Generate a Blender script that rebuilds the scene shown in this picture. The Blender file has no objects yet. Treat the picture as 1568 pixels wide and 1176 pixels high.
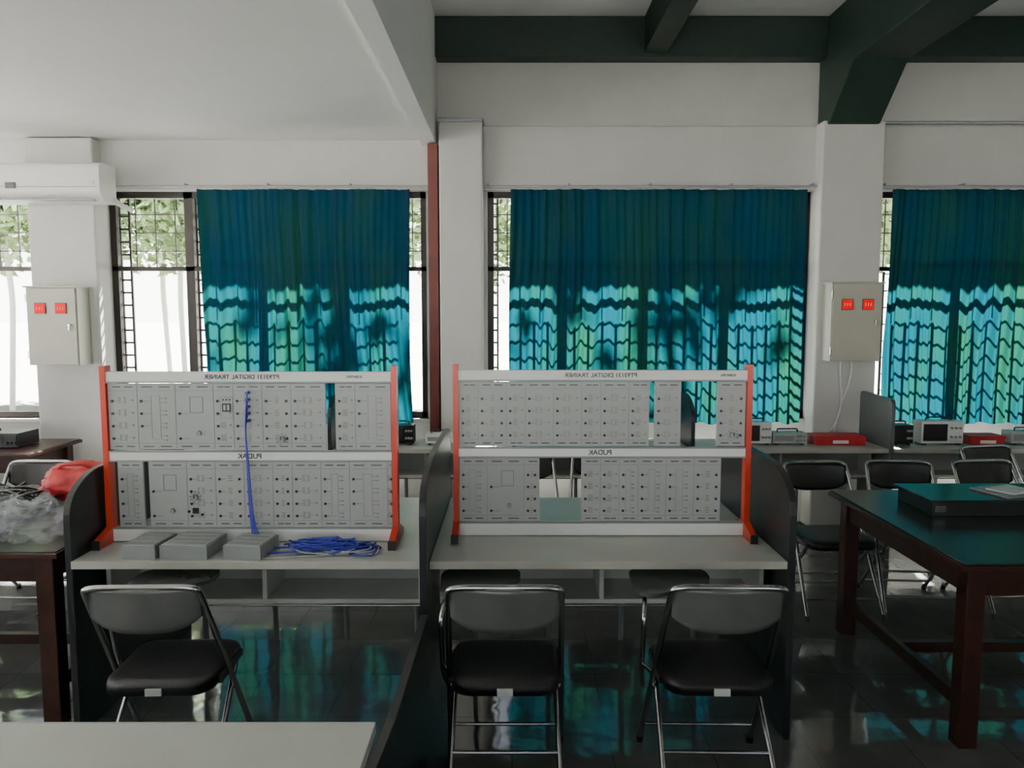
import bpy, bmesh, math, random
from mathutils import Vector, Matrix, noise
R = random.Random(7)
scene = bpy.context.scene

# ------------------------------------------------------------------ materials
def mat(name, col, rough=0.5, metal=0.0, var=0.06, nscale=8.0, bump=0.0, bscale=60.0, spec=0.5, emit=None, estr=0.0, coat=0.0, alpha=1.0, trans=0.0):
    m = bpy.data.materials.new(name); m.use_nodes = True
    nt = m.node_tree; b = nt.nodes['Principled BSDF']
    tc = nt.nodes.new('ShaderNodeTexCoord')
    n = nt.nodes.new('ShaderNodeTexNoise'); n.inputs['Scale'].default_value = nscale; n.inputs['Detail'].default_value = 4
    nt.links.new(tc.outputs['Object'], n.inputs['Vector'])
    r = nt.nodes.new('ShaderNodeValToRGB')
    c0 = [max(0, c*(1-var)) for c in col]; c1 = [min(1, c*(1+var)) for c in col]
    r.color_ramp.elements[0].color = (*c0, 1); r.color_ramp.elements[0].position = .3
    r.color_ramp.elements[1].color = (*c1, 1); r.color_ramp.elements[1].position = .7
    nt.links.new(n.outputs['Fac'], r.inputs['Fac']); nt.links.new(r.outputs['Color'], b.inputs['Base Color'])
    b.inputs['Roughness'].default_value = rough; b.inputs['Metallic'].default_value = metal
    b.inputs['Specular IOR Level'].default_value = spec
    b.inputs['Coat Weight'].default_value = coat
    b.inputs['Alpha'].default_value = alpha
    b.inputs['Transmission Weight'].default_value = trans
    if emit:
        b.inputs['Emission Color'].default_value = (*emit, 1); b.inputs['Emission Strength'].default_value = estr
    if bump > 0:
        n2 = nt.nodes.new('ShaderNodeTexNoise'); n2.inputs['Scale'].default_value = bscale
        nt.links.new(tc.outputs['Object'], n2.inputs['Vector'])
        bp = nt.nodes.new('ShaderNodeBump'); bp.inputs['Strength'].default_value = bump; bp.inputs['Distance'].default_value = .01
        nt.links.new(n2.outputs['Fac'], bp.inputs['Height']); nt.links.new(bp.outputs['Normal'], b.inputs['Normal'])
    return m

M = {}
M['wall'] = mat('wall_paint', (.56, .56, .53), .7, var=.07, nscale=1.5, bump=.12, bscale=25)
M['ceil'] = mat('ceiling_paint', (.91, .91, .88), .75, var=.02, nscale=1)
M['beam'] = mat('beam_green_paint', (.003, .011, .007), .6, var=.2, bump=.1, spec=.2)
M['brown'] = mat('brown_post_paint', (.065, .012, .008), .5, var=.2, spec=.3)
M['frame'] = mat('window_frame_dark', (.012, .009, .007), .45, spec=.3)
M['bar'] = mat('grille_iron', (.03, .025, .02), .5)
M['lam'] = mat('white_laminate', (.56, .58, .53), .34, var=.04, nscale=5)
M['lamedge'] = mat('laminate_edge', (.50, .49, .44), .4)
M['part'] = mat('partition_dark', (.013, .016, .017), .36, var=.12, spec=.35)
M['partg'] = mat('partition_grey', (.10, .11, .11), .4, var=.1)  # same dark partition, with its reflected light put into a grey base
M['shelf'] = mat('shelf_grey', (.42, .44, .42), .4)
M['orange'] = mat('red_orange_paint', (.46, .028, .008), .35, var=.05)
M['panel'] = mat('panel_grey', (.35, .37, .36), .42, var=.03)
M['rail'] = mat('rail_white', (.78, .79, .76), .4, var=.02)
M['ink'] = mat('print_ink', (.08, .09, .09), .5)
M['tan'] = mat('print_tan', (.26, .21, .10), .5)
M['black'] = mat('black_plastic', (.005, .005, .006), .35)
M['vinyl'] = mat('black_vinyl', (.004, .004, .005), .40, bump=.08, bscale=200, spec=.35)
M['backr'] = mat('backrest_grey', (.10, .105, .10), .16, var=.1)  # black backrest; grey base carries glancing reflection and some dust
M['chrome'] = mat('chrome_tube', (.50, .50, .50), .2, metal=1.0)
M['tablet'] = mat('tablet_dark_grey', (.08, .085, .085), .16, var=.1)
M['label'] = mat('white_label', (.75, .75, .72), .5)
M['wood'] = mat('dark_red_wood', (.028, .008, .005), .35, var=.35, nscale=14, spec=.35)
M['gtop'] = mat('green_tabletop', (.020, .028, .023), .26, var=.15, nscale=5, spec=.2)
M['boxg'] = mat('beige_enamel', (.42, .42, .34), .4, var=.03)
M['red'] = mat('red_display', (.30, .002, .002), .4, emit=(1, .0, .002), estr=.55, spec=.1)
M['redlit'] = mat('red_digits', (.5, .05, .05), .4, emit=(1, .12, .10), estr=1.2, spec=.1)
M['redbox'] = mat('red_fabric', (.36, .005, .010), .55, var=.2)
M['blue'] = mat('blue_cable', (.008, .015, .26), .4)
M['grey'] = mat('grey_plastic', (.25, .27, .27), .4)
M['ac'] = mat('ac_white', (.82, .82, .78), .35, var=.02)
M['leaf'] = mat('leaves', (.24, .34, .15), .6, var=.4, nscale=2)
M['bark'] = mat('bark', (.75, .74, .7), .8, var=.1)
M['bag'] = mat('clear_plastic', (.60, .63, .66), .08, alpha=.20, bump=.6, bscale=22)
M['roof'] = mat('eave_concrete', (.12, .12, .11), .8)
M['dark_ground'] = mat('dark_ground', (.020, .024, .018), .9, var=.4, nscale=2)  # made-up dark ground, keeps sun bounce off the curtains
M['conc'] = mat('pale_concrete', (.24, .24, .23), .9, var=.05)
M['bounce_ground'] = mat('white_bounce_ground', (.80, .79, .76), .9, var=.05)  # made-up white ground, reflects sunlight up to the ceiling

def floor_mat():
    m = bpy.data.materials.new('floor_ceramic_tile'); m.use_nodes = True
    nt = m.node_tree; b = nt.nodes['Principled BSDF']
    tc = nt.nodes.new('ShaderNodeTexCoord')
    br = nt.nodes.new('ShaderNodeTexBrick'); br.offset = 0; br.inputs['Scale'].default_value = 1
    br.inputs['Brick Width'].default_value = .4; br.inputs['Row Height'].default_value = .4
    br.inputs['Mortar Size'].default_value = .002
    br.inputs['Color1'].default_value = (.125, .127, .124, 1); br.inputs['Color2'].default_value = (.14, .142, .138, 1)
    br.inputs['Mortar'].default_value = (.06, .06, .06, 1)
    nt.links.new(tc.outputs['Object'], br.inputs['Vector'])
    n = nt.nodes.new('ShaderNodeTexNoise'); n.inputs['Scale'].default_value = 6; n.inputs['Detail'].default_value = 6
    nt.links.new(tc.outputs['Object'], n.inputs['Vector'])
    mx = nt.nodes.new('ShaderNodeMixRGB'); mx.blend_type = 'MULTIPLY'; mx.inputs['Fac'].default_value = .4
    nt.links.new(br.outputs['Color'], mx.inputs['Color1']); nt.links.new(n.outputs['Fac'], mx.inputs['Color2'])
    nt.links.new(mx.outputs['Color'], b.inputs['Base Color'])
    mr = nt.nodes.new('ShaderNodeMapRange'); mr.inputs['To Min'].default_value = .03; mr.inputs['To Max'].default_value = .10
    nt.links.new(n.outputs['Fac'], mr.inputs['Value']); nt.links.new(mr.outputs['Result'], b.inputs['Roughness'])
    n2 = nt.nodes.new('ShaderNodeTexNoise'); n2.inputs['Scale'].default_value = 5
    nt.links.new(tc.outputs['Object'], n2.inputs['Vector'])
    bp = nt.nodes.new('ShaderNodeBump'); bp.inputs['Strength'].default_value = .10; bp.inputs['Distance'].default_value = .02
    nt.links.new(n2.outputs['Fac'], bp.inputs['Height']); nt.links.new(bp.outputs['Normal'], b.inputs['Normal'])
    b.inputs['Specular IOR Level'].default_value = .6
    return m
M['floor'] = floor_mat()

def curtain_mat():
    m = bpy.data.materials.new('teal_curtain_fabric'); m.use_nodes = True
    nt = m.node_tree; nt.nodes.clear()
    out = nt.nodes.new('ShaderNodeOutputMaterial')
    tc = nt.nodes.new('ShaderNodeTexCoord')
    mp = nt.nodes.new('ShaderNodeMapping'); mp.inputs['Scale'].default_value = (1, 1, .35); nt.links.new(tc.outputs['Object'], mp.inputs['Vector'])
    n = nt.nodes.new('ShaderNodeTexNoise'); n.inputs['Scale'].default_value = 3.2
    nt.links.new(mp.outputs['Vector'], n.inputs['Vector'])
    r = nt.nodes.new('ShaderNodeValToRGB')
    r.color_ramp.elements[0].position = .42; r.color_ramp.elements[0].color = (.0, .028, .040, 1)
    r.color_ramp.elements[1].position = .70; r.color_ramp.elements[1].color = (.003, .038, .021, 1)  # green patches put foliage-tinted light into the fabric colour
    nt.links.new(n.outputs['Fac'], r.inputs['Fac'])
    t = nt.nodes.new('ShaderNodeBsdfTranslucent'); nt.links.new(r.outputs['Color'], t.inputs['Color'])
    d = nt.nodes.new('ShaderNodeBsdfDiffuse'); d.inputs['Color'].default_value = (.008, .016, .040, 1)
    mx = nt.nodes.new('ShaderNodeMixShader'); mx.inputs['Fac'].default_value = .5
    nt.links.new(d.outputs[0], mx.inputs[1]); nt.links.new(t.outputs[0], mx.inputs[2])
    nt.links.new(mx.outputs[0], out.inputs['Surface'])
    return m
M['curtain'] = curtain_mat()

# ------------------------------------------------------------------ mesh builder
def fillet(pts, rad, n=5):
    pts = [Vector(p) for p in pts]
    if rad <= 0 or len(pts) < 3: return pts
    out = [pts[0]]
    for i in range(1, len(pts)-1):
        a, b, c = pts[i-1], pts[i], pts[i+1]
        d1 = (a-b); d2 = (c-b)
        r1 = min(rad, d1.length*.45); r2 = min(rad, d2.length*.45)
        p1 = b + d1.normalized()*r1; p2 = b + d2.normalized()*r2
        for k in range(n+1):
            t = k/n
            out.append(p1*(1-t)**2 + b*2*t*(1-t) + p2*t*t)
    out.append(pts[-1]); return out

class MB:
    def __init__(s): s.v = []; s.f = []; s.fm = []; s.sm = []; s.mats = []
    def mi(s, k):
        m = M[k]
        if m not in s.mats: s.mats.append(m)
        return s.mats.index(m)
    def add(s, vs, fs, k, smooth=False):
        o = len(s.v); s.v += [Vector(v) for v in vs]; i = s.mi(k)
        for f in fs: s.f.append([o+j for j in f]); s.fm.append(i); s.sm.append(smooth)
    def box(s, x0, x1, y0, y1, z0, z1, k, rz=0, rx=0):
        c = Vector(((x0+x1)/2, (y0+y1)/2, (z0+z1)/2))
        mt = Matrix.Rotation(rz, 3, 'Z') @ Matrix.Rotation(rx, 3, 'X')
        vs = []
        for x, y, z in [(x0,y0,z0),(x1,y0,z0),(x1,y1,z0),(x0,y1,z0),(x0,y0,z1),(x1,y0,z1),(x1,y1,z1),(x0,y1,z1)]:
            vs.append(c + mt @ (Vector((x, y, z))-c))
        s.add(vs, [(0,3,2,1),(4,5,6,7),(0,1,5,4),(1,2,6,5),(2,3,7,6),(3,0,4,7)], k)
    def prism(s, pts, vec, k, smooth=False):
        n = len(pts); vec = Vector(vec); a = [Vector(p) for p in pts]; b = [p+vec for p in a]
        fs = [tuple(range(n))[::-1], tuple(range(n, 2*n))] + [(i, (i+1) % n, n+(i+1) % n, n+i) for i in range(n)]
        s.add(a+b, fs, k, smooth)
    def tube(s, pts, r, k, seg=8, fil=0):
        pts = fillet(pts, fil); n = len(pts)
        vs = []; prev = None
        for i, p in enumerate(pts):
            d = (pts[min(i+1, n-1)]-pts[max(i-1, 0)]).normalized()
            if prev is None:
                a = d.orthogonal().normalized()
            else:
                a = (prev - d*prev.dot(d)).normalized()
            prev = a; b = d.cross(a)
            for j in range(seg):
                t = 2*math.pi*j/seg; vs.append(p + a*math.cos(t)*r + b*math.sin(t)*r)
        fs = []
        for i in range(n-1):
            for j in range(seg):
                fs.append((i*seg+j, i*seg+(j+1) % seg, (i+1)*seg+(j+1) % seg, (i+1)*seg+j))
        s.add(vs, fs, k, True)
        s.add(vs[:seg], [tuple(range(seg))[::-1]], k); s.add(vs[-seg:], [tuple(range(seg))], k)
    def cyl(s, a, b, r, k, seg=12): s.tube([a, b], r, k, seg)
    def finish(s, name, origin=(0, 0, 0), bevel=0, rz=0):
        o = Vector(origin)
        me = bpy.data.meshes.new(name); me.from_pydata([tuple(v-o) for v in s.v], [], s.f)
        for m in s.mats: me.materials.append(m)
        me.polygons.foreach_set('material_index', s.fm); me.polygons.foreach_set('use_smooth', s.sm)
        bm = bmesh.new(); bm.from_mesh(me); bmesh.ops.recalc_face_normals(bm, faces=bm.faces); bm.to_mesh(me); bm.free()
        ob = bpy.data.objects.new(name, me); scene.collection.objects.link(ob); ob.location = o; ob.rotation_euler[2] = rz
        if bevel:
            md = ob.modifiers.new('bevel', 'BEVEL'); md.width = bevel; md.segments = 2; md.limit_method = 'ANGLE'; md.angle_limit = math.radians(50)
        return ob
def inst(ob, loc, rz=0):
    o = ob.copy(); scene.collection.objects.link(o); o.location = loc; o.rotation_euler[2] = rz; return o
def rrect(x0, x1, y0, y1, r, z, n=5):
    pts = []
    for cx, cy, a0 in [(x1-r, y1-r, 0), (x0+r, y1-r, 90), (x0+r, y0+r, 180), (x1-r, y0+r, 270)]:
        for k in range(n+1):
            a = math.radians(a0+90*k/n); pts.append((cx+r*math.cos(a), cy+r*math.sin(a), z))
    return pts

# ------------------------------------------------------------------ room shell
XW, YS, YN = 6.0, -3.2, 6.35
ZC = 4.05
b = MB(); b.box(-XW-.2, XW+.2, YS-.2, YN+.2, -.12, 0, 'floor'); b.finish('floor')
wins = [(-5.6, -3.88), (-3.3, -.70), (-.20, 2.44), (2.95, 5.6)]
ZS, ZH = .88, 2.74
b = MB()
b.box(-XW-.2, XW+.2, YN, YN+.2, 0, ZS, 'wall')
b.box(-XW-.2, XW+.2, YN, YN+.2, ZH, ZC+.1, 'wall')
xs = [-XW-.2] + [v for w in wins for v in w] + [XW+.2]
for i in range(0, len(xs), 2): b.box(xs[i], xs[i+1], YN, YN+.2, ZS, ZH, 'wall')
b.box(-XW, XW, YN-.06, YN, ZH, 3.24, 'wall')         # ring beam
b.box(-XW, XW, YN-.03, YN+.2, ZS-.03, ZS, 'wall')   # sill
b.finish('wall_north', bevel=.006)
def sidewall(name, opens, horiz, c0, c1, a0, a1, zs, zh):
    b = MB()
    def bx(u0, u1, z0, z1):
        if horiz: b.box(u0, u1, c0, c1, z0, z1, 'wall')
        else: b.box(c0, c1, u0, u1, z0, z1, 'wall')
    bx(a0, a1, 0, zs); bx(a0, a1, zh, ZC+.1)
    us = [a0] + [v for w in opens for v in w] + [a1]
    for i in range(0, len(us), 2): bx(us[i], us[i+1], zs, zh)
    for u0, u1 in opens:
        n = 4
        for k in range(n+1):
            u = u0+(u1-u0)*k/n
            if horiz: b.box(u-.025, u+.025, c0+.08, c0+.12, zs, zh, 'frame')
            else: b.box(c0+.08, c0+.12, u-.025, u+.025, zs, zh, 'frame')
        if horiz: b.box(u0, u1, c0+.08, c0+.12, 2.1, 2.15, 'frame')
        else: b.box(c0+.08, c0+.12, u0, u1, 2.1, 2.15, 'frame')
    b.finish(name)
sw = [(-2.6, .4), (2.2, 4.0)]  # second opening is unseen, added to light the right side
ww = [(-2.6, -.1), (.4, 2.8), (3.2, 5.8)]  # unseen openings, added and enlarged to brighten the ceiling and room
sidewall('wall_south', sw, True, YS-.2, YS, -XW-.2, XW+.2, .9, 2.6)
sidewall('wall_west', ww, False, -XW-.2, -XW, YS, YN, .7, 2.95)
b = MB(); b.box(XW, XW+.2, YS, YN, 0, ZC+.1, 'wall'); b.finish('wall_east')
b = MB(); b.box(-XW-.2, XW+.2, YS-.2, YN+.2, ZC, ZC+.15, 'ceil')
b.box(-XW, -.70, YS, YN-.06, 3.13, 3.2, 'ceil')
b.box(-.72, -.60, YS, YN-.005, 3.09, ZC, 'ceil')
b.finish('ceiling')

# pillars
def pillar(x0, x1, ztop, cap):
    b = MB(); b.box(x0, x1, 6.15, YN, 0, ztop, 'wall')
    if cap:
        b.box(x0-.01, x1+.01, 6.13, YN, ztop-.015, ztop+.02, 'grey')
    b.finish('pillar', ((x0+x1)/2, 6.25, 0), .012)
pillar(-3.82, -3.29, 3.12, False); pillar(-.573, -.232, 3.25, True); pillar(2.43, 2.92, 3.25, False)
b = MB(); b.box(-.665, -.585, 6.17, 6.29, 0, 3.08, 'brown'); b.finish('trim_1', (-.62, 6.2, 0), .004)

# green ceiling beams
b = MB(); b.box(-.60, XW, YN-.16, YN, 3.745, ZC, 'beam'); b.finish('ceiling_beam', (2, 6.25, 3.9), .008)
b = MB(); b.box(1.03, 1.21, YS, YN-.16, 3.77, ZC, 'beam'); b.finish('ceiling_beam', (1.1, 2, 3.9), .008)
b = MB()
b.prism([(2.46, YN, ZC), (2.46, YN, 3.22), (2.46, 6.12, 3.22), (2.46, 5.72, 3.58), (2.46, YS, 3.58), (2.46, YS, ZC)], (.40, 0, 0), 'beam')
b.finish('ceiling_beam', (2.66, 2, 3.8), .008)
b = MB(); b.box(4.3, 4.48, YS, YN-.16, 3.77, ZC, 'beam'); b.finish('ceiling_beam', (4.4, 2, 3.9), .008)
b = MB(); b.cyl((2.93, 6.31, 3.27), (XW, 6.31, 3.27), .014, 'grey'); b.finish('conduit_pipe', (3, 6.3, 3.27))

# windows with frames & grilles
def window(name, x0, x1, mulls, ladders, rung_from, rung_to):
    b = MB(); y0, y1 = YN+.05, YN+.10
    b.box(x0, x0+.05, y0, y1, ZS, ZH, 'frame'); b.box(x1-.05, x1, y0, y1, ZS, ZH, 'frame')
    b.box(x0, x1, y0, y1, ZH-.05, ZH, 'frame'); b.box(x0, x1, y0, y1, ZS, ZS+.05, 'frame')
    b.box(x0, x1, y0, y0+.025, 2.10, 2.135, 'frame')
    for m in mulls: b.box(m-.035, m+.035, y0, y1, ZS, ZH, 'frame')
    yb = YN+.15
    x = x0+.16
    while x < x1-.05:
        b.box(x-.004, x+.004, yb, yb+.01, 2.12, ZH, 'bar'); x += .165
    for z in (2.27, 2.42, 2.57): b.box(x0, x1, yb, yb+.01, z-.004, z+.004, 'bar')
    for l0, l1 in ladders:
        b.box(l0-.008, l0+.008, yb-.006, yb+.012, ZS, ZH, 'bar'); b.box(l1-.008, l1+.008, yb-.006, yb+.012, ZS, ZH, 'bar')
        z = ZS+.1
        while z < ZH:
            b.box(l0, l1, yb-.004, yb+.01, z-.008, z+.008, 'bar'); z += .105
    z = ZS+.08
    while z < 2.09:
        b.box(rung_from, rung_to, yb, yb+.010, z-.005, z+.005, 'bar'); z += .14
    x = rung_from
    while x < rung_to:
        b.box(x-.009, x+.009, yb, yb+.014, ZS, 2.1, 'bar'); x += .11
    b.finish(name, ((x0+x1)/2, y0, 1.8))
window('window_1', -5.6, -3.88, [-4.9, -4.4], [(-5.5, -5.4)], -5.6, -4.9)
window('window_2', -3.3, -.70, [-2.655, -1.95, -1.3], [(-3.27, -3.19), (-2.63, -2.53)], -2.4, -.86)
window('window_3', -.20, 2.44, [.45, 1.1, 1.75], [(-.17, -.12), (2.31, 2.41)], .02, 2.3)
window('window_4', 2.95, 5.6, [3.6, 4.25, 4.9], [(2.97, 3.02)], 3.12, 5.6)

# curtains
def curtain(x0, x1, seed):
    rr = random.Random(seed); nx = int((x1-x0)*150); nz = 34
    ph = [rr.uniform(0, 6.28) for _ in range(6)]
    vs = []; zt, zb = 2.73, .86
    for j in range(nz+1):
        t = j/nz; z = zt+(zb-zt)*t
        for i in range(nx+1):
            u = i/nx; x = x0+(x1-x0)*u
            w = x + .02*math.sin(x*7+ph[0]) + .05*t*math.sin(z*2.0+x*2.4+ph[1])
            a = .018+.006*t
            env = .6+.4*math.sin(w*6.3+ph[1])
            y = a*env*math.sin(w*46+ph[2]+1.4*math.sin(w*5+ph[3])) + .35*a*math.sin(w*101+ph[4]) + .012*math.sin(w*9+ph[5]+t)
            xx = x + .012*t*math.sin(x*19+ph[1])*(1 if 0 < i < nx else .3)
            edge = .05*math.sin(2.4*t+ph[0])*t
            vs.append((xx+edge*(1-2*u)*.6, 6.20+y, z + .01*math.sin(x*30) * (t > .99)))
    fs = [(j*(nx+1)+i, j*(nx+1)+i+1, (j+1)*(nx+1)+i+1, (j+1)*(nx+1)+i) for j in range(nz) for i in range(nx)]
    b = MB(); b.add(vs, fs, 'curtain', True)
    return b.finish('curtain', ((x0+x1)/2, 6.20, 2.74))
curtain(-2.49, -.81, 1); curtain(-.01, 2.34, 5); curtain(3.02, 5.4, 9)
for x0, x1 in [(-3.28, -.6), (-.22, 2.42), (2.93, 5.5)]:
    b = MB(); b.cyl((x0, 6.21, 2.755), (x1, 6.21, 2.755), .008, 'grey', 8)
    k = int((x1-x0)/.6)
    for i in range(k+1):
        x = x0+.03+(x1-x0-.06)*i/k
        b.tube([(x, 6.30, 2.775), (x, 6.21, 2.775), (x, 6.21, 2.745)], .006, 'grey', 6)
    b.finish('curtain_rod', ((x0+x1)/2, 6.21, 2.755))

# ------------------------------------------------------------------ exterior
b = MB(); b.box(-12, 12, YN+.2, 6.94, 3.0, 3.12, 'roof'); b.finish('roof_eave', (0, 6.8, 3))
b = MB(); b.box(-3.6, 60, 6.56, 12.0, -.25, -.13, 'dark_ground'); b.finish('ground_unseen_dark')  # unseen near ground, added dark to limit light on the curtains
b = MB(); b.box(-120, 120, 12.0, 160, -.25, -.13, 'conc'); b.box(-60, -6.2, -20, 12.0, -.25, -.13, 'bounce_ground'); b.box(-6.2, -3.6, 6.56, 12.0, -.25, -.13, 'bounce_ground'); b.box(-6.2, 60, -30, 6.56, -.25, -.14, 'bounce_ground'); b.finish('ground_pavement')  # far strip shows outside; the unseen white areas are added for bounce light
def tree(nc, nl, ls, seed):
    b = MB(); rr = random.Random(seed)
    b.tube([(0, 0, -.13), (.1, .05, 2.0), (0, 0, 3.6)], .05, 'bark', 8, .3)
    for a in range(6):
        t = a*1.05; b.tube([(0, 0, 2.6+.1*a), (math.cos(t)*.9, math.sin(t)*.9, 3.5+.1*a), (math.cos(t)*1.7, math.sin(t)*1.5, 4.0)], .025, 'bark', 6, .2)
    vs = []; fs = []
    for c in range(nc):
        t = rr.uniform(0, 6.28); q = rr.uniform(0, 2.3)
        cc = Vector((math.cos(t)*q, math.sin(t)*q, rr.uniform(2.9, 5.6)))
        for l in range(nl):
            p = cc + Vector((rr.gauss(0, .34), rr.gauss(0, .34), rr.gauss(0, .22)))
            d = Vector((rr.uniform(-1, 1), rr.uniform(-1, 1), rr.uniform(-.8, .4))).normalized()*rr.uniform(.1, .18)*ls
            e = d.orthogonal().normalized()*.04*ls; o = len(vs)
            vs += [p, p+d*.5+e, p+d, p+d*.5-e]; fs.append((o, o+1, o+2, o+3))
    b.add(vs, fs, 'leaf'); return b.finish('tree', (0, 0, 0))
t0 = tree(60, 130, 1.5, 3); t0.location = (-9.5, 14.5, 0)
for x, y, s in [(-6.6, 15.5, 1), (-12.5, 16, 1.1), (-3.2, 15, 1.05), (0.2, 15.5, .95), (3.4, 16, 1.1), (6.6, 15, 1), (9.8, 15.6, 1.1), (-15.5, 17, 1.2), (13, 17, 1.2), (-8, 18, 1.2), (-5, 18, 1.2)]:
    t = inst(t0, (x, y, 0), R.uniform(0, 6)); t.scale = (s, s, s)
tn = tree(5, 45, 1.5, 12); tn.location = (-.42, 9.6, 0); tn.scale = (1.5, 1.5, 1.5)
tm = inst(tn, (2.66, 10.2, 0), 2.0); tm.scale = (1.5, 1.5, 1.5)

# ------------------------------------------------------------------ benches
def bench(x0, x1, y0, y1, parts, pm='part'):
    b = MB()
    b.box(x0, x1, y0, y1, .72, .75, 'lam'); b.box(x0, x1, y0-.004, y0, .719, .751, 'lamedge')
    d = y1-y0; s0 = y0+.22; s1 = y0+min(.5, d-.05)
    b.box(x0+.02, x1-.02, s0, s1, .49, .51, 'lam')
    b.box(x0+.02, x1-.02, s1-.02, s1, .51, .72, 'shelf')
    xm = (x0+x1)/2
    b.box(xm-.01, xm+.01, s0, s1, .51, .72, 'lam')
    for x in (x0+.03, x1-.03): b.box(x-.01, x+.01, s0, s1, .51, .72, 'lam')
    b.tube([(x0+.02, s0-.01, .485), (x1-.02, s0-.01, .485)], .006, 'chrome', 6)
    for k in range(4):
        x = x0+.14+(x1-x0-.28)*k/3
        b.tube([(x, y1-.2 if d > .8 else y1-.1, .49 if d < .8 else .72), (x, y1-.12 if d > .8 else y1-.08, .0)], .014, 'grey', 8)
    for x, ov, pz in parts:
        if pm == 'part': prof = fillet([(x, y0-ov, 0), (x, y0-ov, pz-.09), (x, y0+.18, pz), (x, y1+.02, pz), (x, y1+.02, 0)], .09, 6)
        else: prof = fillet([(x, y0-ov, 0), (x, y0-ov, pz-.02), (x, y1+.02, pz), (x, y1+.02, 0)], .05, 6)
        b.prism(prof, (.028, 0, 0), pm)
    return b.finish('lab_bench', ((x0+x1)/2, (y0+y1)/2, 0), .003)
bench(-1.785, -.368, 3.03, 4.12, [(-1.815, -.01, 1.09), (-.364, .09, 1.14)])
bench(-.334, 1.115, 3.03, 4.12, [(1.117, .01, 1.12)])
fy0, fy1 = 5.62, 6.10
for i, (x0, x1) in enumerate([(-1.33, .0), (.03, 1.32), (1.35, 2.79), (2.82, 4.3)]):
    ps = [(x1+.001, .02, 1.14)]
    if i == 0: ps.append((x0-.03, .02, 1.14))
    bench(x0, x1, fy0, fy1, ps, 'part' if i < 2 else 'partg')
b = MB()
b.box(-1.85, -.335, 1.08, 1.80, .72, .75, 'lam')
b.box(-1.85, -.335, 1.80, 1.804, .719, .751, 'lamedge')
b.box(-1.82, -.36, 1.5, 1.78, .49, .51, 'lam'); b.box(-1.82, -.36, 1.49, 1.51, .51, .72, 'shelf'); b.box(-1.1, -1.08, 1.5, 1.78, .51, .72, 'lam')
b.prism([(-.330, 1.05, 0), (-.330, 1.05, .70), (-.330, 1.7, .66), (-.330, 2.1, .60), (-.330, 2.93, .57), (-.330, 2.93, 0)], (-.028, 0, 0), 'part')
b.prism([(-1.85, 1.05, 0), (-1.85, 1.05, 1.1), (-1.85, 1.3, 1.1), (-1.85, 1.5, .72), (-1.85, 1.8, .6), (-1.85, 1.8, 0)], (-.028, 0, 0), 'part')
b.finish('lab_bench', (-1.1, 1.5, 0), .003)

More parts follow.
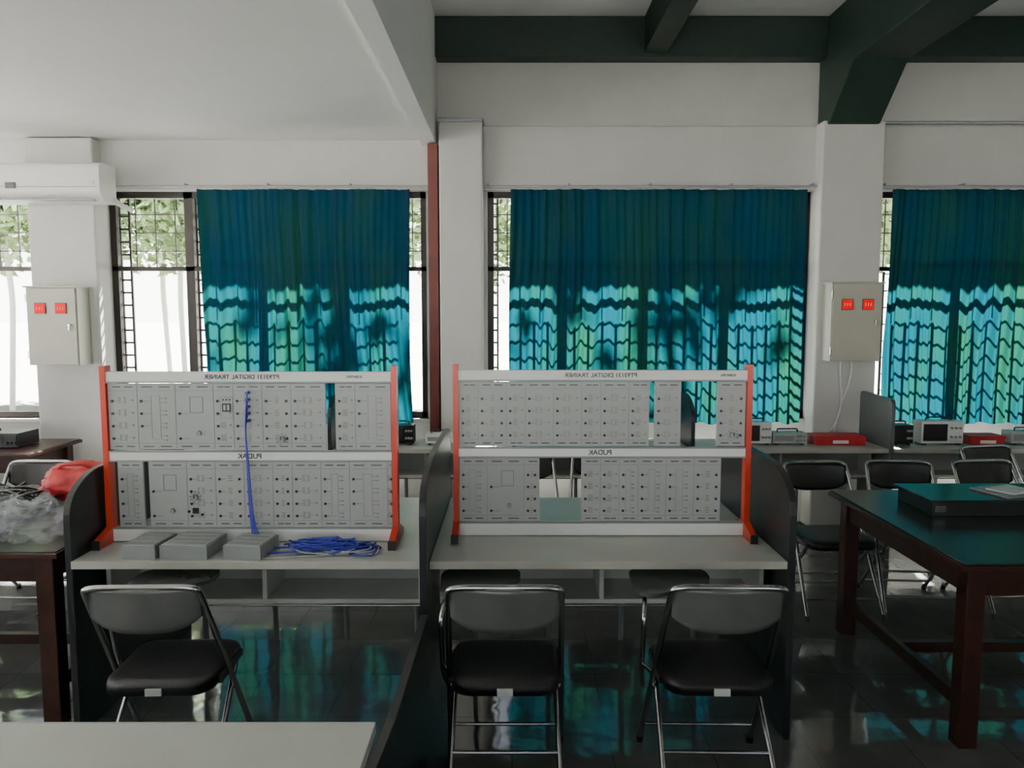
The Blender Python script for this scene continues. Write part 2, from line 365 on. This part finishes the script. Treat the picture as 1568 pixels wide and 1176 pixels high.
# ------------------------------------------------------------------ digital trainers
def trainer(x0, x1, Y, upper, lower, tx, px, lx, seed, extras):
    b = MB(); pw = .024
    rr = random.Random(seed)
    for x, sgn in ((x0, 1), (x1-pw, -1)):
        b.box(x, x+pw, Y-.02, Y+.03, .75, 1.525, 'orange')
        b.prism([(x-.002, Y-.13, .751), (x-.002, Y+.14, .751), (x-.002, Y+.14, .775), (x-.002, Y+.03, .82), (x-.002, Y-.02, .82), (x-.002, Y-.13, .785)], (pw+.004, 0, 0), 'orange')
        b.box(x-.004, x+pw+.004, Y-.137, Y-.129, .75, .79, 'black')
    xi0, xi1 = x0+pw, x1-pw
    b.box(xi0, xi1, Y-.014, Y+.02, 1.455, 1.50, 'rail')
    b.box(xi0, xi1, Y-.014, Y+.02, 1.112, 1.153, 'rail')
    b.box(xi0, xi1, Y-.014, Y+.02, .755, .812, 'rail')
    for z in (1.455, 1.153, 1.112, .812): b.box(xi0, xi1, Y-.018, Y-.006, z-.003, z+.003, 'grey')
    f = Y-.008
    def ln(xa, xb, za, zb, k='ink'): b.box(xa, xb, f-.0012, f, za, zb, k)
    def dot(x, z, r=.0062, k='black'):
        vs = [(x+r*math.cos(a*math.pi/3), f-.004, z+r*math.sin(a*math.pi/3)) for a in range(6)]
        b.prism(vs, (0, .004, 0), k)
    def frame(bx0, bx1, bz0, bz1, k='grey', t=.0015):
        ln(bx0, bx1, bz1-t, bz1, k); ln(bx0, bx1, bz0, bz0+t, k); ln(bx0, bx0+t, bz0, bz1, k); ln(bx1-t, bx1, bz0, bz1, k)
    def panel(xa, xb, za, zb):
        b.box(xa, xb, f, f+.012, za+.003, zb-.003, 'panel')
        h = zb-za
        cuts = [xa]
        while cuts[-1] < xb-.17: cuts.append(cuts[-1]+rr.choice([.085, .125, .125, .125, .165]))
        cuts.append(xb)
        for i in range(len(cuts)-1):
            a, c = cuts[i], cuts[i+1]; mw = c-a
            if i: ln(a-.0012, a+.0012, za+.006, zb-.006, 'grey')
            for zz in (za+.016, zb-.018):
                ln(a+.02, a+.02+mw*.28, zz-.002, zz+.003); ln(a+mw*.58, a+mw*.86, zz-.002, zz+.003)
            ln(a+.004, c-.004, za+.030, za+.0315, 'grey'); ln(a+.004, c-.004, zb-.034, zb-.0325, 'grey')
            kind = rr.choice([0, 0, 1, 1, 3]) if mw < .15 else rr.choice([2, 4])
            nr = 4
            for q in range(nr):
                z = zb-.075-q*(h-.13)/(nr-1)
                if kind in (0, 1, 3) or (kind == 2 and q in (1, 3)) or (kind == 4 and q in (0, 1, 2)):
                    dot(a+.018, z-.004)
                    ln(a+.024, a+mw*.34, z-.0045, z-.0035)
                if kind == 0:
                    bx0, bx1, bz0, bz1 = a+mw*.36, a+mw*.60, z-.014, z+.014
                    frame(bx0, bx1, bz0, bz1)
                    for w_ in range(3): ln(bx0+.004, bx0+.010, z-.010+w_*.008, z-.007+w_*.008, 'tan'); ln(bx1-.010, bx1-.004, z-.010+w_*.008, z-.007+w_*.008, 'tan')
                    ln(bx1, a+mw*.8, z-.0005, z+.0005, 'grey'); dot(a+mw*.84, z, .0035, 'tan')
                elif kind in (1, 4):
                    for w_ in range(2): dot(a+mw*.75, z-.01+w_*.018, .003, 'tan'); ln(a+mw*.62, a+mw*.72, z-.01+w_*.018, z-.0088+w_*.018)
                elif kind == 3:
                    dot(c-.02, z-.004)
                    for w_ in range(3): ln(a+mw*.44, a+mw*.58, z-.012+w_*.010, z-.009+w_*.010, 'tan')
            if kind in (1, 4): frame(a+mw*.36, a+mw*.60, za+.05, zb-.055)
            if kind == 2:
                frame(a+mw*.38, a+mw*.72, zb-.13, zb-.06, 'ink')
                b.cyl((a+mw*.6, f-.012, za+.075), (a+mw*.6, f, za+.075), .011, 'grey', 14)
    for xa, xb in upper: panel(xa, xb, 1.158, 1.452)
    for xa, xb in lower: panel(xa, xb, .815, 1.109)
    for kind, x, z in extras:
        if kind == 'display':
            b.box(x-.026, x+.026, f-.002, f, z-.045, z+.045, 'panel'); frame(x-.027, x+.027, z-.046, z+.046, 'black', .003)
            b.box(x-.018, x+.018, f-.006, f, z-.018, z+.018, 'black'); b.box(x-.013, x-.003, f-.0065, f-.005, z-.012, z+.012, 'shelf'); b.box(x+.003, x+.013, f-.0065, f-.005, z-.012, z+.012, 'shelf')
            for s in (-.014, 0, .014): dot(x+s, z+.034, .004)
        if kind == 'knob':
            b.cyl((x, f-.018, z), (x, f, z), .015, 'grey', 16); b.box(x-.002, x+.002, f-.020, f-.017, z, z+.014, 'black')
            for q in range(8):
                t = q*.7-.5; dot(x+.024*math.cos(t), z+.024*math.sin(t), .0018)
        if kind == 'jacks':
            b.box(x-.012, x+.012, f-.008, f, z-.012, z+.012, 'black'); dot(x-.03, z-.004); dot(x+.028, z-.018)
    ob = b.finish('electronics_trainer_rack', ((x0+x1)/2, Y, .75), 0)
    def text(s, x, z, size, nm):
        c = bpy.data.curves.new(nm, 'FONT'); c.body = s; c.size = size; c.align_x = 'CENTER'; c.align_y = 'CENTER'; c.extrude = .0006; c.offset = .0003
        o = bpy.data.objects.new(nm, c); scene.collection.objects.link(o); c.materials.append(M['black'])
        o.parent = ob; o.location = (x-ob.location.x, -.0155, z-.75); o.rotation_euler = (math.pi/2, 0, 0); o.scale = (-1, 1, 1)
    text('PT93131 DIGITAL TRAINER', tx, 1.478, .027, 'title_text')
    text('PUDAK', px, 1.132, .032, 'brand_text')
    text('SCIENTIFIC', lx, 1.478, .014, 'small_text')
    return ob
trainer(-.262, 1.066, 3.40, [(-.236, .610), (.634, .751), (.912, 1.038)], [(-.236, .123), (.311, .936)], .393, .393, .955, 31, [('knob', .985, 1.21)])
trainer(-1.775, -.498, 3.31, [(-1.747, -.808), (-.765, -.526)], [(-1.72, -1.61), (-1.585, -.526)], -1.163, -1.14, -.68, 44, [('display', -1.235, 1.345), ('knob', -1.0, 1.205), ('knob', -1.385, .95), ('jacks', -1.385, .89)])

# module trays on left bench
def tray(cx, cy, w, d, rz):
    b = MB()
    b.prism([(cx-w/2, cy-d/2, .751), (cx+w/2, cy-d/2, .751), (cx+w/2, cy+d/2, .751), (cx-w/2, cy+d/2, .751)], (0, 0, .055), 'grey')
    b.box(cx-w/2+.006, cx+w/2-.006, cy-d/2+.006, cy+d/2-.006, .8055, .810, 'panel')
    for i in range(4):
        b.box(cx-w/2+.02, cx+w/2-.02, cy-d/2+.03+i*.05, cy-d/2+.033+i*.05, .810, .811, 'ink')
    o = b.finish('module_tray', (cx, cy, .751), .003); o.rotation_euler[2] = rz
tray(-1.52, 3.15, .14, .19, -.05); tray(-1.335, 3.15, .20, .19, -.07); tray(-1.09, 3.14, .16, .18, -.12)

# blue cables
def curve(name, paths, r, m):
    c = bpy.data.curves.new(name, 'CURVE'); c.dimensions = '3D'; c.bevel_depth = r; c.bevel_resolution = 2; c.resolution_u = 8
    for p in paths:
        sp = c.splines.new('NURBS'); sp.points.add(len(p)-1); sp.order_u = 4; sp.use_endpoint_u = True
        for i, q in enumerate(p): sp.points[i].co = (*q, 1)
    c.materials.append(M[m]); o = bpy.data.objects.new(name, c); scene.collection.objects.link(o); return o
paths = []
for k in range(26):
    cx = -.80+R.gauss(0, .09); cy = 3.16+R.gauss(0, .02); p = []
    a0 = R.uniform(0, 6.28); rx = R.uniform(.05, .14); ry = R.uniform(.02, .05)
    for i in range(14):
        a = a0+i*.62
        p.append((min(-.57, cx+rx*math.cos(a)+R.gauss(0, .018)), min(3.25, max(3.06, cy+ry*math.sin(a)+R.gauss(0, .008))), .757+.05*R.random()*math.exp(-((cx+.80)/.15)**2)))
    paths.append(p)
paths.append([(-.66, 3.16, .76), (-.60, 3.15, .757), (-.53, 3.19, .757), (-.58, 3.23, .757), (-.68, 3.22, .76)])
curve('blue_cable_pile', paths, .0034, 'blue')
paths = []
for k in range(4):
    dx = k*.004; x = -1.14
    paths.append([(x, 3.29, 1.41-.03*k), (x+.004, 3.27, 1.40-.03*k), (x-.008, 3.262, 1.28), (x+dx*.6, 3.26, 1.1), (x+.004+dx*.9, 3.255, .95), (x+.02+dx*1.2, 3.23, .83), (x+.04+dx*3, 3.20, .765), (x+.12+dx*3, 3.18, .758)])
curve('hanging_blue_cables', paths, .003, 'blue')
b = MB()
for k in range(5): b.cyl((-1.138, 3.27, 1.41-.03*k), (-1.138, 3.301, 1.41-.03*k), .007, 'blue', 8)
b.finish('banana_plug_set', (-1.14, 3.29, 1.35))
paths = [[(-1.05, 3.06, .755), (-.95, 3.05, .755), (-.88, 3.09, .755), (-.7, 3.1, .755), (-.62, 3.14, .755)]]
for k in range(6):
    cx = -.72+R.gauss(0, .08); a0 = R.uniform(0, 6)
    paths.append([(min(-.56, cx+.11*math.cos(a0+i*.7)), 3.15+.06*math.sin(a0+i*.7), .757+.02*R.random()) for i in range(9)])
curve('white_cable_loops', paths, .0028, 'shelf')

# ------------------------------------------------------------------ chairs
def chair(tablet):
    b = MB()
    P = [(-.225, .22, .012), (-.195, -.235, .785), (-.19, -.262, .825), (.19, -.262, .825), (.195, -.235, .785), (.225, .22, .012)]
    b.tube(P, .0115, 'chrome', 10, .07)
    for s in (-1, 1):
        b.tube([(s*.19, .13, .425), (s*.2, -.27, .012)], .0105, 'chrome', 10)
        b.cyl((s*.225, .22, 0), (s*.2245, .213, .03), .015, 'black'); b.cyl((s*.2, -.272, 0), (s*.2, -.262, .03), .015, 'black')
        b.box(s*.195-.012, s*.195+.012, -.1, .14, .405, .43, 'black')
    b.cyl((-.221, .165, .105), (.221, .165, .105), .008, 'chrome', 8)
    b.cyl((-.199, -.21, .075), (.199, -.21, .075), .008, 'chrome', 8)
    b.cyl((-.195, -.13, .16), (.195, -.13, .16), .008, 'chrome', 8)
    o1 = rrect(-.190, .190, -.19, .20, .07, 0, 7)
    rings = [(.40, .96), (.405, 1.0), (.43, 1.0), (.442, .98), (.449, .93), (.453, .8), (.455, .5)]
    vs = []; n = len(o1)
    for z, sc in rings: vs += [(p[0]*sc*(1-.06*(p[1]+.19)/.39*-1), p[1]*sc, z) for p in o1]
    fs = [tuple(range(n))[::-1], tuple(range(n*(len(rings)-1), n*len(rings)))]
    for i in range(len(rings)-1): fs += [(i*n+j, i*n+(j+1) % n, (i+1)*n+(j+1) % n, (i+1)*n+j) for j in range(n)]
    b.add(vs, fs, 'vinyl', True)
    b.box(-.028, .028, -.199, -.188, .408, .432, 'label')
    nx, nz = 20, 8; vs = []
    for side in (0, 1):
        for j in range(nz+1):
            v = j/nz
            for i in range(nx+1):
                u = i/nx*2-1; x = u*.188
                zt = .822-.012*abs(u)**6; zb = .655+.05*abs(u)**3.5
                z = zb+(zt-zb)*v
                y = -.235-.03*(z-.785)/.1*.6-.035*(1-u*u)+(.012 if side else 0)
                vs.append((x, y, z))
    N = (nx+1)*(nz+1); fs = []
    for j in range(nz):
        for i in range(nx):
            a = j*(nx+1)+i; q = (a, a+1, a+nx+2, a+nx+1); fs.append(q); fs.append(tuple(N+k for k in q[::-1]))
    for i in range(nx):
        fs.append((i, i+1, N+i+1, N+i)); a = nz*(nx+1)+i; fs.append((a, a+1, N+a+1, N+a))
    for j in range(nz):
        a = j*(nx+1); fs.append((a, a+nx+1, N+a+nx+1, N+a)); a += nx; fs.append((a, a+nx+1, N+a+nx+1, N+a))
    b.add(vs, fs, 'backr' if tablet else 'black', True)
    if tablet:
        o = fillet([(-.255, .10, .66), (-.20, .06, .66), (-.10, .13, .66), (.0, .19, .66), (.06, .24, .66), (.06, .36, .66), (-.0, .39, .66), (-.22, .39, .66), (-.27, .33, .66), (-.255, .10, .66)], .06, 5)[:-1]
        b.prism(o, (0, 0, .016), 'tablet')
        b.tube([(-.20, .30, .652), (-.235, .08, .645), (-.245, .02, .60), (-.243, .08, .36), (-.225, .16, .27)], .010, 'chrome', 8, .05)
        b.tube([(-.20, .30, .652), (.0, .32, .652)], .008, 'chrome', 8)
        b.tube([(-.243, .07, .40), (-.215, .0, .40)], .008, 'chrome', 8)
    return b.finish('tablet_arm_folding_chair' if tablet else 'folding_chair')
c1 = chair(True); c1.location = (-1.27, 2.79, 0); c1.rotation_euler[2] = .03
inst(c1, (-.025, 2.79, 0), 0); inst(c1, (.745, 2.79, 0), -.02)
c2 = chair(False); c2.location = (1.90, 4.47, 0); c2.rotation_euler[2] = math.pi+.05
inst(c2, (2.40, 4.50, 0), math.pi-.08); inst(c2, (2.98, 4.52, 0), math.pi+.1); inst(c2, (3.35, 5.05, 0), math.pi+.2)
inst(c2, (-2.95, 4.5, 0), math.pi); inst(c2, (.10, 4.75, 0), math.pi+.1); inst(c2, (.58, 4.85, 0), -.1+math.pi)
inst(c2, (-2.2, 2.62, 0), .1)

# ------------------------------------------------------------------ wooden tables
def wtable(name, x0, x1, y0, y1, z=.78, top='gtop'):
    b = MB()
    b.box(x0, x1, y0, y1, z-.03, z-.006, 'wood'); b.box(x0+.008, x1-.008, y0+.008, y1-.008, z-.006, z, top)
    i = .05; w = .075
    for x in (x0+i, x1-i-w):
        for y in (y0+i, y1-i-w):
            b.box(x, x+w, y, y+w, 0, z-.03, 'wood')
    for y in (y0+i+.02, y1-i-w+.02): b.box(x0+i+w, x1-i-w, y, y+.025, z-.15, z-.03, 'wood')
    for x in (x0+i+.02, x1-i-w+.02): b.box(x, x+.025, y0+i+w, y1-i-w, z-.15, z-.03, 'wood'); b.box(x, x+.03, y0+i+w, y1-i-w, .14, .20, 'wood')
    ym = (y0+y1)/2; b.box(x0+i+.05, x1-i-.05, ym-.02, ym+.02, .145, .195, 'wood')
    return b.finish(name, ((x0+x1)/2, (y0+y1)/2, 0), .004)
wtable('wooden_work_table', 1.75, 3.15, 2.90, 4.18)
wtable('wooden_work_table', -3.3, -1.86, 3.06, 4.2)
wtable('wooden_work_table', -5.1, -3.42, 5.35, 6.05, .76, 'wood')
b = MB(); b.box(2.02, 3.05, 3.62, 3.95, .781, .85, 'part'); b.box(2.0, 3.07, 3.60, 3.97, .85, .862, 'gtop'); b.box(2.5, 2.56, 3.597, 3.60, .82, .845, 'label')
b.box(2.03, 2.08, 3.61, 3.62, .80, .83, 'chrome'); b.finish('equipment_case', (2.5, 3.8, .78), .004)
b = MB(); b.box(2.35, 2.6, 3.66, 3.88, .863, .872, 'grey', .3); b.box(2.40, 2.58, 3.70, 3.84, .872, .878, 'label', .45); b.finish('notebook_stack', (2.48, 3.77, .863))

paths = []
for k in range(22):
    cx = -2.55+R.gauss(0, .14); cy = 3.75+R.gauss(0, .1); a0 = R.uniform(0, 6); p = []
    for i in range(10): a = a0+i*.7; p.append((cx+.16*math.cos(a)+R.gauss(0, .02), cy+.1*math.sin(a), .79+.09*R.random()))
    paths.append(p)
curve('black_cable_pile', paths, .008, 'black')

def blob(name, loc, size, amp, k, seed, sc=3, sub=5):
    bm = bmesh.new(); bmesh.ops.create_icosphere(bm, subdivisions=sub, radius=1)
    for v in bm.verts:
        p = v.co.copy()
        d = 1+amp*noise.noise(p*sc+Vector((seed, 0, 0)))+amp*.6*abs(noise.noise(p*sc*2.7+Vector((0, seed, 0))))
        q = p*d; q = Vector((q.x*size[0], q.y*size[1], q.z*size[2])); q.z = max(q.z, -size[2]*.7); v.co = q
    me = bpy.data.meshes.new(name); bm.to_mesh(me); bm.free(); me.materials.append(M[k])
    for p in me.polygons: p.use_smooth = True
    o = bpy.data.objects.new(name, me); scene.collection.objects.link(o); o.location = (loc[0], loc[1], loc[2]+size[2]*.7); return o
blob('plastic_bag', (-2.10, 3.28, .782), (.16, .13, .09), .7, 'bag', 4, 2.5)
blob('plastic_bag', (-2.36, 3.36, .782), (.14, .12, .07), .7, 'bag', 9, 2.5)
rb = blob('red_tool_bag', (-2.22, 3.93, .782), (.22, .13, .115), .2, 'redbox', 2, 2)
b = MB(); b.tube([(-.12, -.02, .06), (-.08, -.08, .125), (.06, -.09, .13), (.12, -.03, .06)], .010, 'redbox', 8, .05); b.tube([(-.19, 0, .03), (0, .01, .12), (.19, 0, .03)], .004, 'black', 6, .03)
h = b.finish('handle'); h.parent = rb

# ------------------------------------------------------------------ wall electrical boxes
def ebox(x0, x1, z0, z1):
    y0, y1 = 5.95, 6.148
    b = MB(); b.box(x0, x1, y0+.015, y1, z0, z1, 'boxg'); b.box(x0+.008, x1-.008, y0, y0+.013, z0+.008, z1-.008, 'boxg')
    b.box(x0-.012, x1+.012, y0-.005, y1, z1, z1+.012, 'boxg')
    w = x1-x0
    for cx in (x0+w*.29, x0+w*.70):
        b.box(cx-.044, cx+.044, y0-.008, y0, z1-.202, z1-.118, 'black'); b.box(cx-.040, cx+.040, y0-.010, y0-.007, z1-.198, z1-.122, 'red')
        for q in range(3): b.box(cx-.024+q*.02, cx-.018+q*.02, y0-.0115, y0-.0095, z1-.172, z1-.148, 'redlit')
    b.cyl((x1-.055, y0-.02, z1-.29), (x1-.055, y0, z1-.29), .010, 'chrome'); b.box(x1-.06, x1-.05, y0-.022, y0-.012, z1-.33, z1-.28, 'chrome')
    for z in (z0+.08, z1-.08): b.box(x0-.004, x0+.01, y0, y0+.012, z-.03, z+.03, 'chrome')
    b.finish('electrical_panel_box', ((x0+x1)/2, y1, z0), .003)
ebox(-3.75, -3.36, 1.35, 1.95); ebox(2.47, 2.86, 1.38, 1.98)
curve('panel_box_cable', [[(2.62, 6.1, 1.38), (2.60, 6.12, 1.2), (2.72, 6.13, 1.0), (2.55, 6.13, .8)], [(2.70, 6.1, 1.38), (2.74, 6.12, 1.2), (2.62, 6.13, 1.05), (2.60, 6.13, .8)]], .006, 'label')

# air conditioner
b = MB()
prof = fillet([(-4.16, 6.148, 2.60), (-4.16, 5.97, 2.60), (-4.16, 5.90, 2.66), (-4.16, 5.90, 2.86), (-4.16, 5.94, 2.89), (-4.16, 6.148, 2.89)], .03)
b.prism(prof, (1.05, 0, 0), 'ac')
b.box(-4.10, -3.17, 5.905, 5.96, 2.603, 2.612, 'grey', 0, 0); b.box(-4.14, -3.13, 5.896, 5.902, 2.70, 2.705, 'grey')
b.box(-3.82, -3.74, 5.894, 5.90, 2.69, 2.735, 'black'); b.box(-3.19, -3.15, 5.895, 5.90, 2.72, 2.75, 'label')
b.tube([(-3.12, 6.1, 2.64), (-3.07, 6.12, 2.6), (-3.07, 6.3, 2.58)], .02, 'label', 8, .03)
b.finish('air_conditioner', (-3.6, 6.15, 2.6), .002)

# ------------------------------------------------------------------ instruments on far bench
def scope(cx, w, h, y=5.86, k='rail', dark=True):
    b = MB(); z = .762; d = .13
    b.box(cx-w/2, cx+w/2, y-d/2, y+d/2, z, z+h, k)
    for s in (-1, 1): b.box(cx+s*(w/2-.03)-.01, cx+s*(w/2-.03)+.01, y-d/2, y+d/2, .751, z, 'black')
    b.box(cx-w/2+.015, cx+w*.12, y-d/2-.004, y-d/2, z+.02, z+h-.02, 'black' if dark else 'grey')
    for i in range(3):
        for j in range(2): b.cyl((cx+w*.22+i*w*.1, y-d/2-.012, z+h*.3+j*h*.4), (cx+w*.22+i*w*.1, y-d/2, z+h*.3+j*h*.4), .009, 'grey', 10)
    b.tube([(cx-w*.3, y, z+h), (cx-w*.3, y, z+h+.025), (cx+w*.3, y, z+h+.025), (cx+w*.3, y, z+h)], .006, 'black', 6, .015)
    return b.finish('oscilloscope', (cx, y, .75), .004)
scope(1.86, .24, .16); scope(3.28, .32, .17); scope(-.56, .20, .07, dark=False); scope(-.85, .2, .14, k='black')
scope(2.12, .26, .08, k='shelf', dark=False); scope(3.96, .3, .09, k='shelf', dark=False); scope(2.98, .16, .14, k='black')
def redbox(cx, w):
    b = MB(); b.box(cx-w/2, cx+w/2, 5.78, 5.95, .751, .80, 'redbox'); b.box(cx-w/2-.005, cx+w/2+.005, 5.775, 5.955, .80, .822, 'redbox'); b.box(cx-.06, cx+.06, 5.772, 5.776, .765, .79, 'label')
    b.finish('red_toolbox', (cx, 5.87, .75), .006)
redbox(2.50, .38); redbox(3.62, .26)
def psu(cx, y, w):
    b = MB(); b.box(cx-w/2, cx+w/2, y, y+.25, .765, .87, 'black'); b.box(cx-w/2+.01, cx+w/2-.01, y-.006, y, .775, .86, 'part')
    b.box(cx-w/2+.02, cx, y-.009, y-.006, .80, .85, 'black')
    for i in range(3): b.cyl((cx+.03+i*.03, y-.018, .80), (cx+.03+i*.03, y-.006, .80), .009, 'black', 10)
    b.finish('bench_power_supply', (cx, y, .76), .006)
psu(-3.75, 5.6, .22); psu(-4.05, 5.62, .22); psu(-4.4, 5.6, .26)

# ------------------------------------------------------------------ light
def area_portal(x, y, z, w, h, rot):
    l = bpy.data.lights.new('portal', 'AREA'); l.shape = 'RECTANGLE'; l.size = w; l.size_y = h; l.cycles.is_portal = True
    o = bpy.data.objects.new('window_portal', l); scene.collection.objects.link(o); o.location = (x, y, z); o.rotation_euler = rot
H = math.pi/2
for x0, x1 in wins: area_portal((x0+x1)/2, YN+.22, (ZS+ZH)/2, x1-x0, ZH-ZS, (-H, 0, 0))
for x0, x1 in sw: area_portal((x0+x1)/2, YS-.22, 1.75, x1-x0, 1.7, (H, 0, 0))
for y0, y1 in ww: area_portal(-XW-.22, (y0+y1)/2, 1.82, y1-y0, 2.26, (H, 0, -H))
sun = bpy.data.lights.new('sun', 'SUN'); sun.energy = 180; sun.angle = .014; sun.color = (1, .96, .90)
so = bpy.data.objects.new('sun', sun); scene.collection.objects.link(so); so.location = (0, 12, 12)
d = Vector((-.12, -math.cos(math.radians(55)), -math.sin(math.radians(55))))
so.rotation_euler = d.to_track_quat('-Z', 'Y').to_euler()
w = bpy.data.worlds.new('world'); scene.world = w; w.use_nodes = True; nt = w.node_tree; bg = nt.nodes['Background']
tc = nt.nodes.new('ShaderNodeTexCoord'); sp = nt.nodes.new('ShaderNodeSeparateXYZ'); nt.links.new(tc.outputs['Generated'], sp.inputs[0])
r = nt.nodes.new('ShaderNodeValToRGB'); nt.links.new(sp.outputs['Z'], r.inputs['Fac'])
r.color_ramp.elements[0].position = 0.04; r.color_ramp.elements[0].color = (1, 1, .97, 1)
r.color_ramp.elements[1].position = .9; r.color_ramp.elements[1].color = (.06, .08, .11, 1)
e = r.color_ramp.elements.new(.16); e.color = (.22, .24, .26, 1)
nt.links.new(r.outputs['Color'], bg.inputs['Color']); bg.inputs['Strength'].default_value = 10

cam = bpy.data.cameras.new('camera'); cam.lens = 27; cam.sensor_width = 36; cam.clip_start = .05; cam.clip_end = 500
co = bpy.data.objects.new('camera', cam); scene.collection.objects.link(co); co.location = (0, 0, 1.75); co.rotation_euler = (math.radians(90-5.24), 0, 0)
scene.camera = co
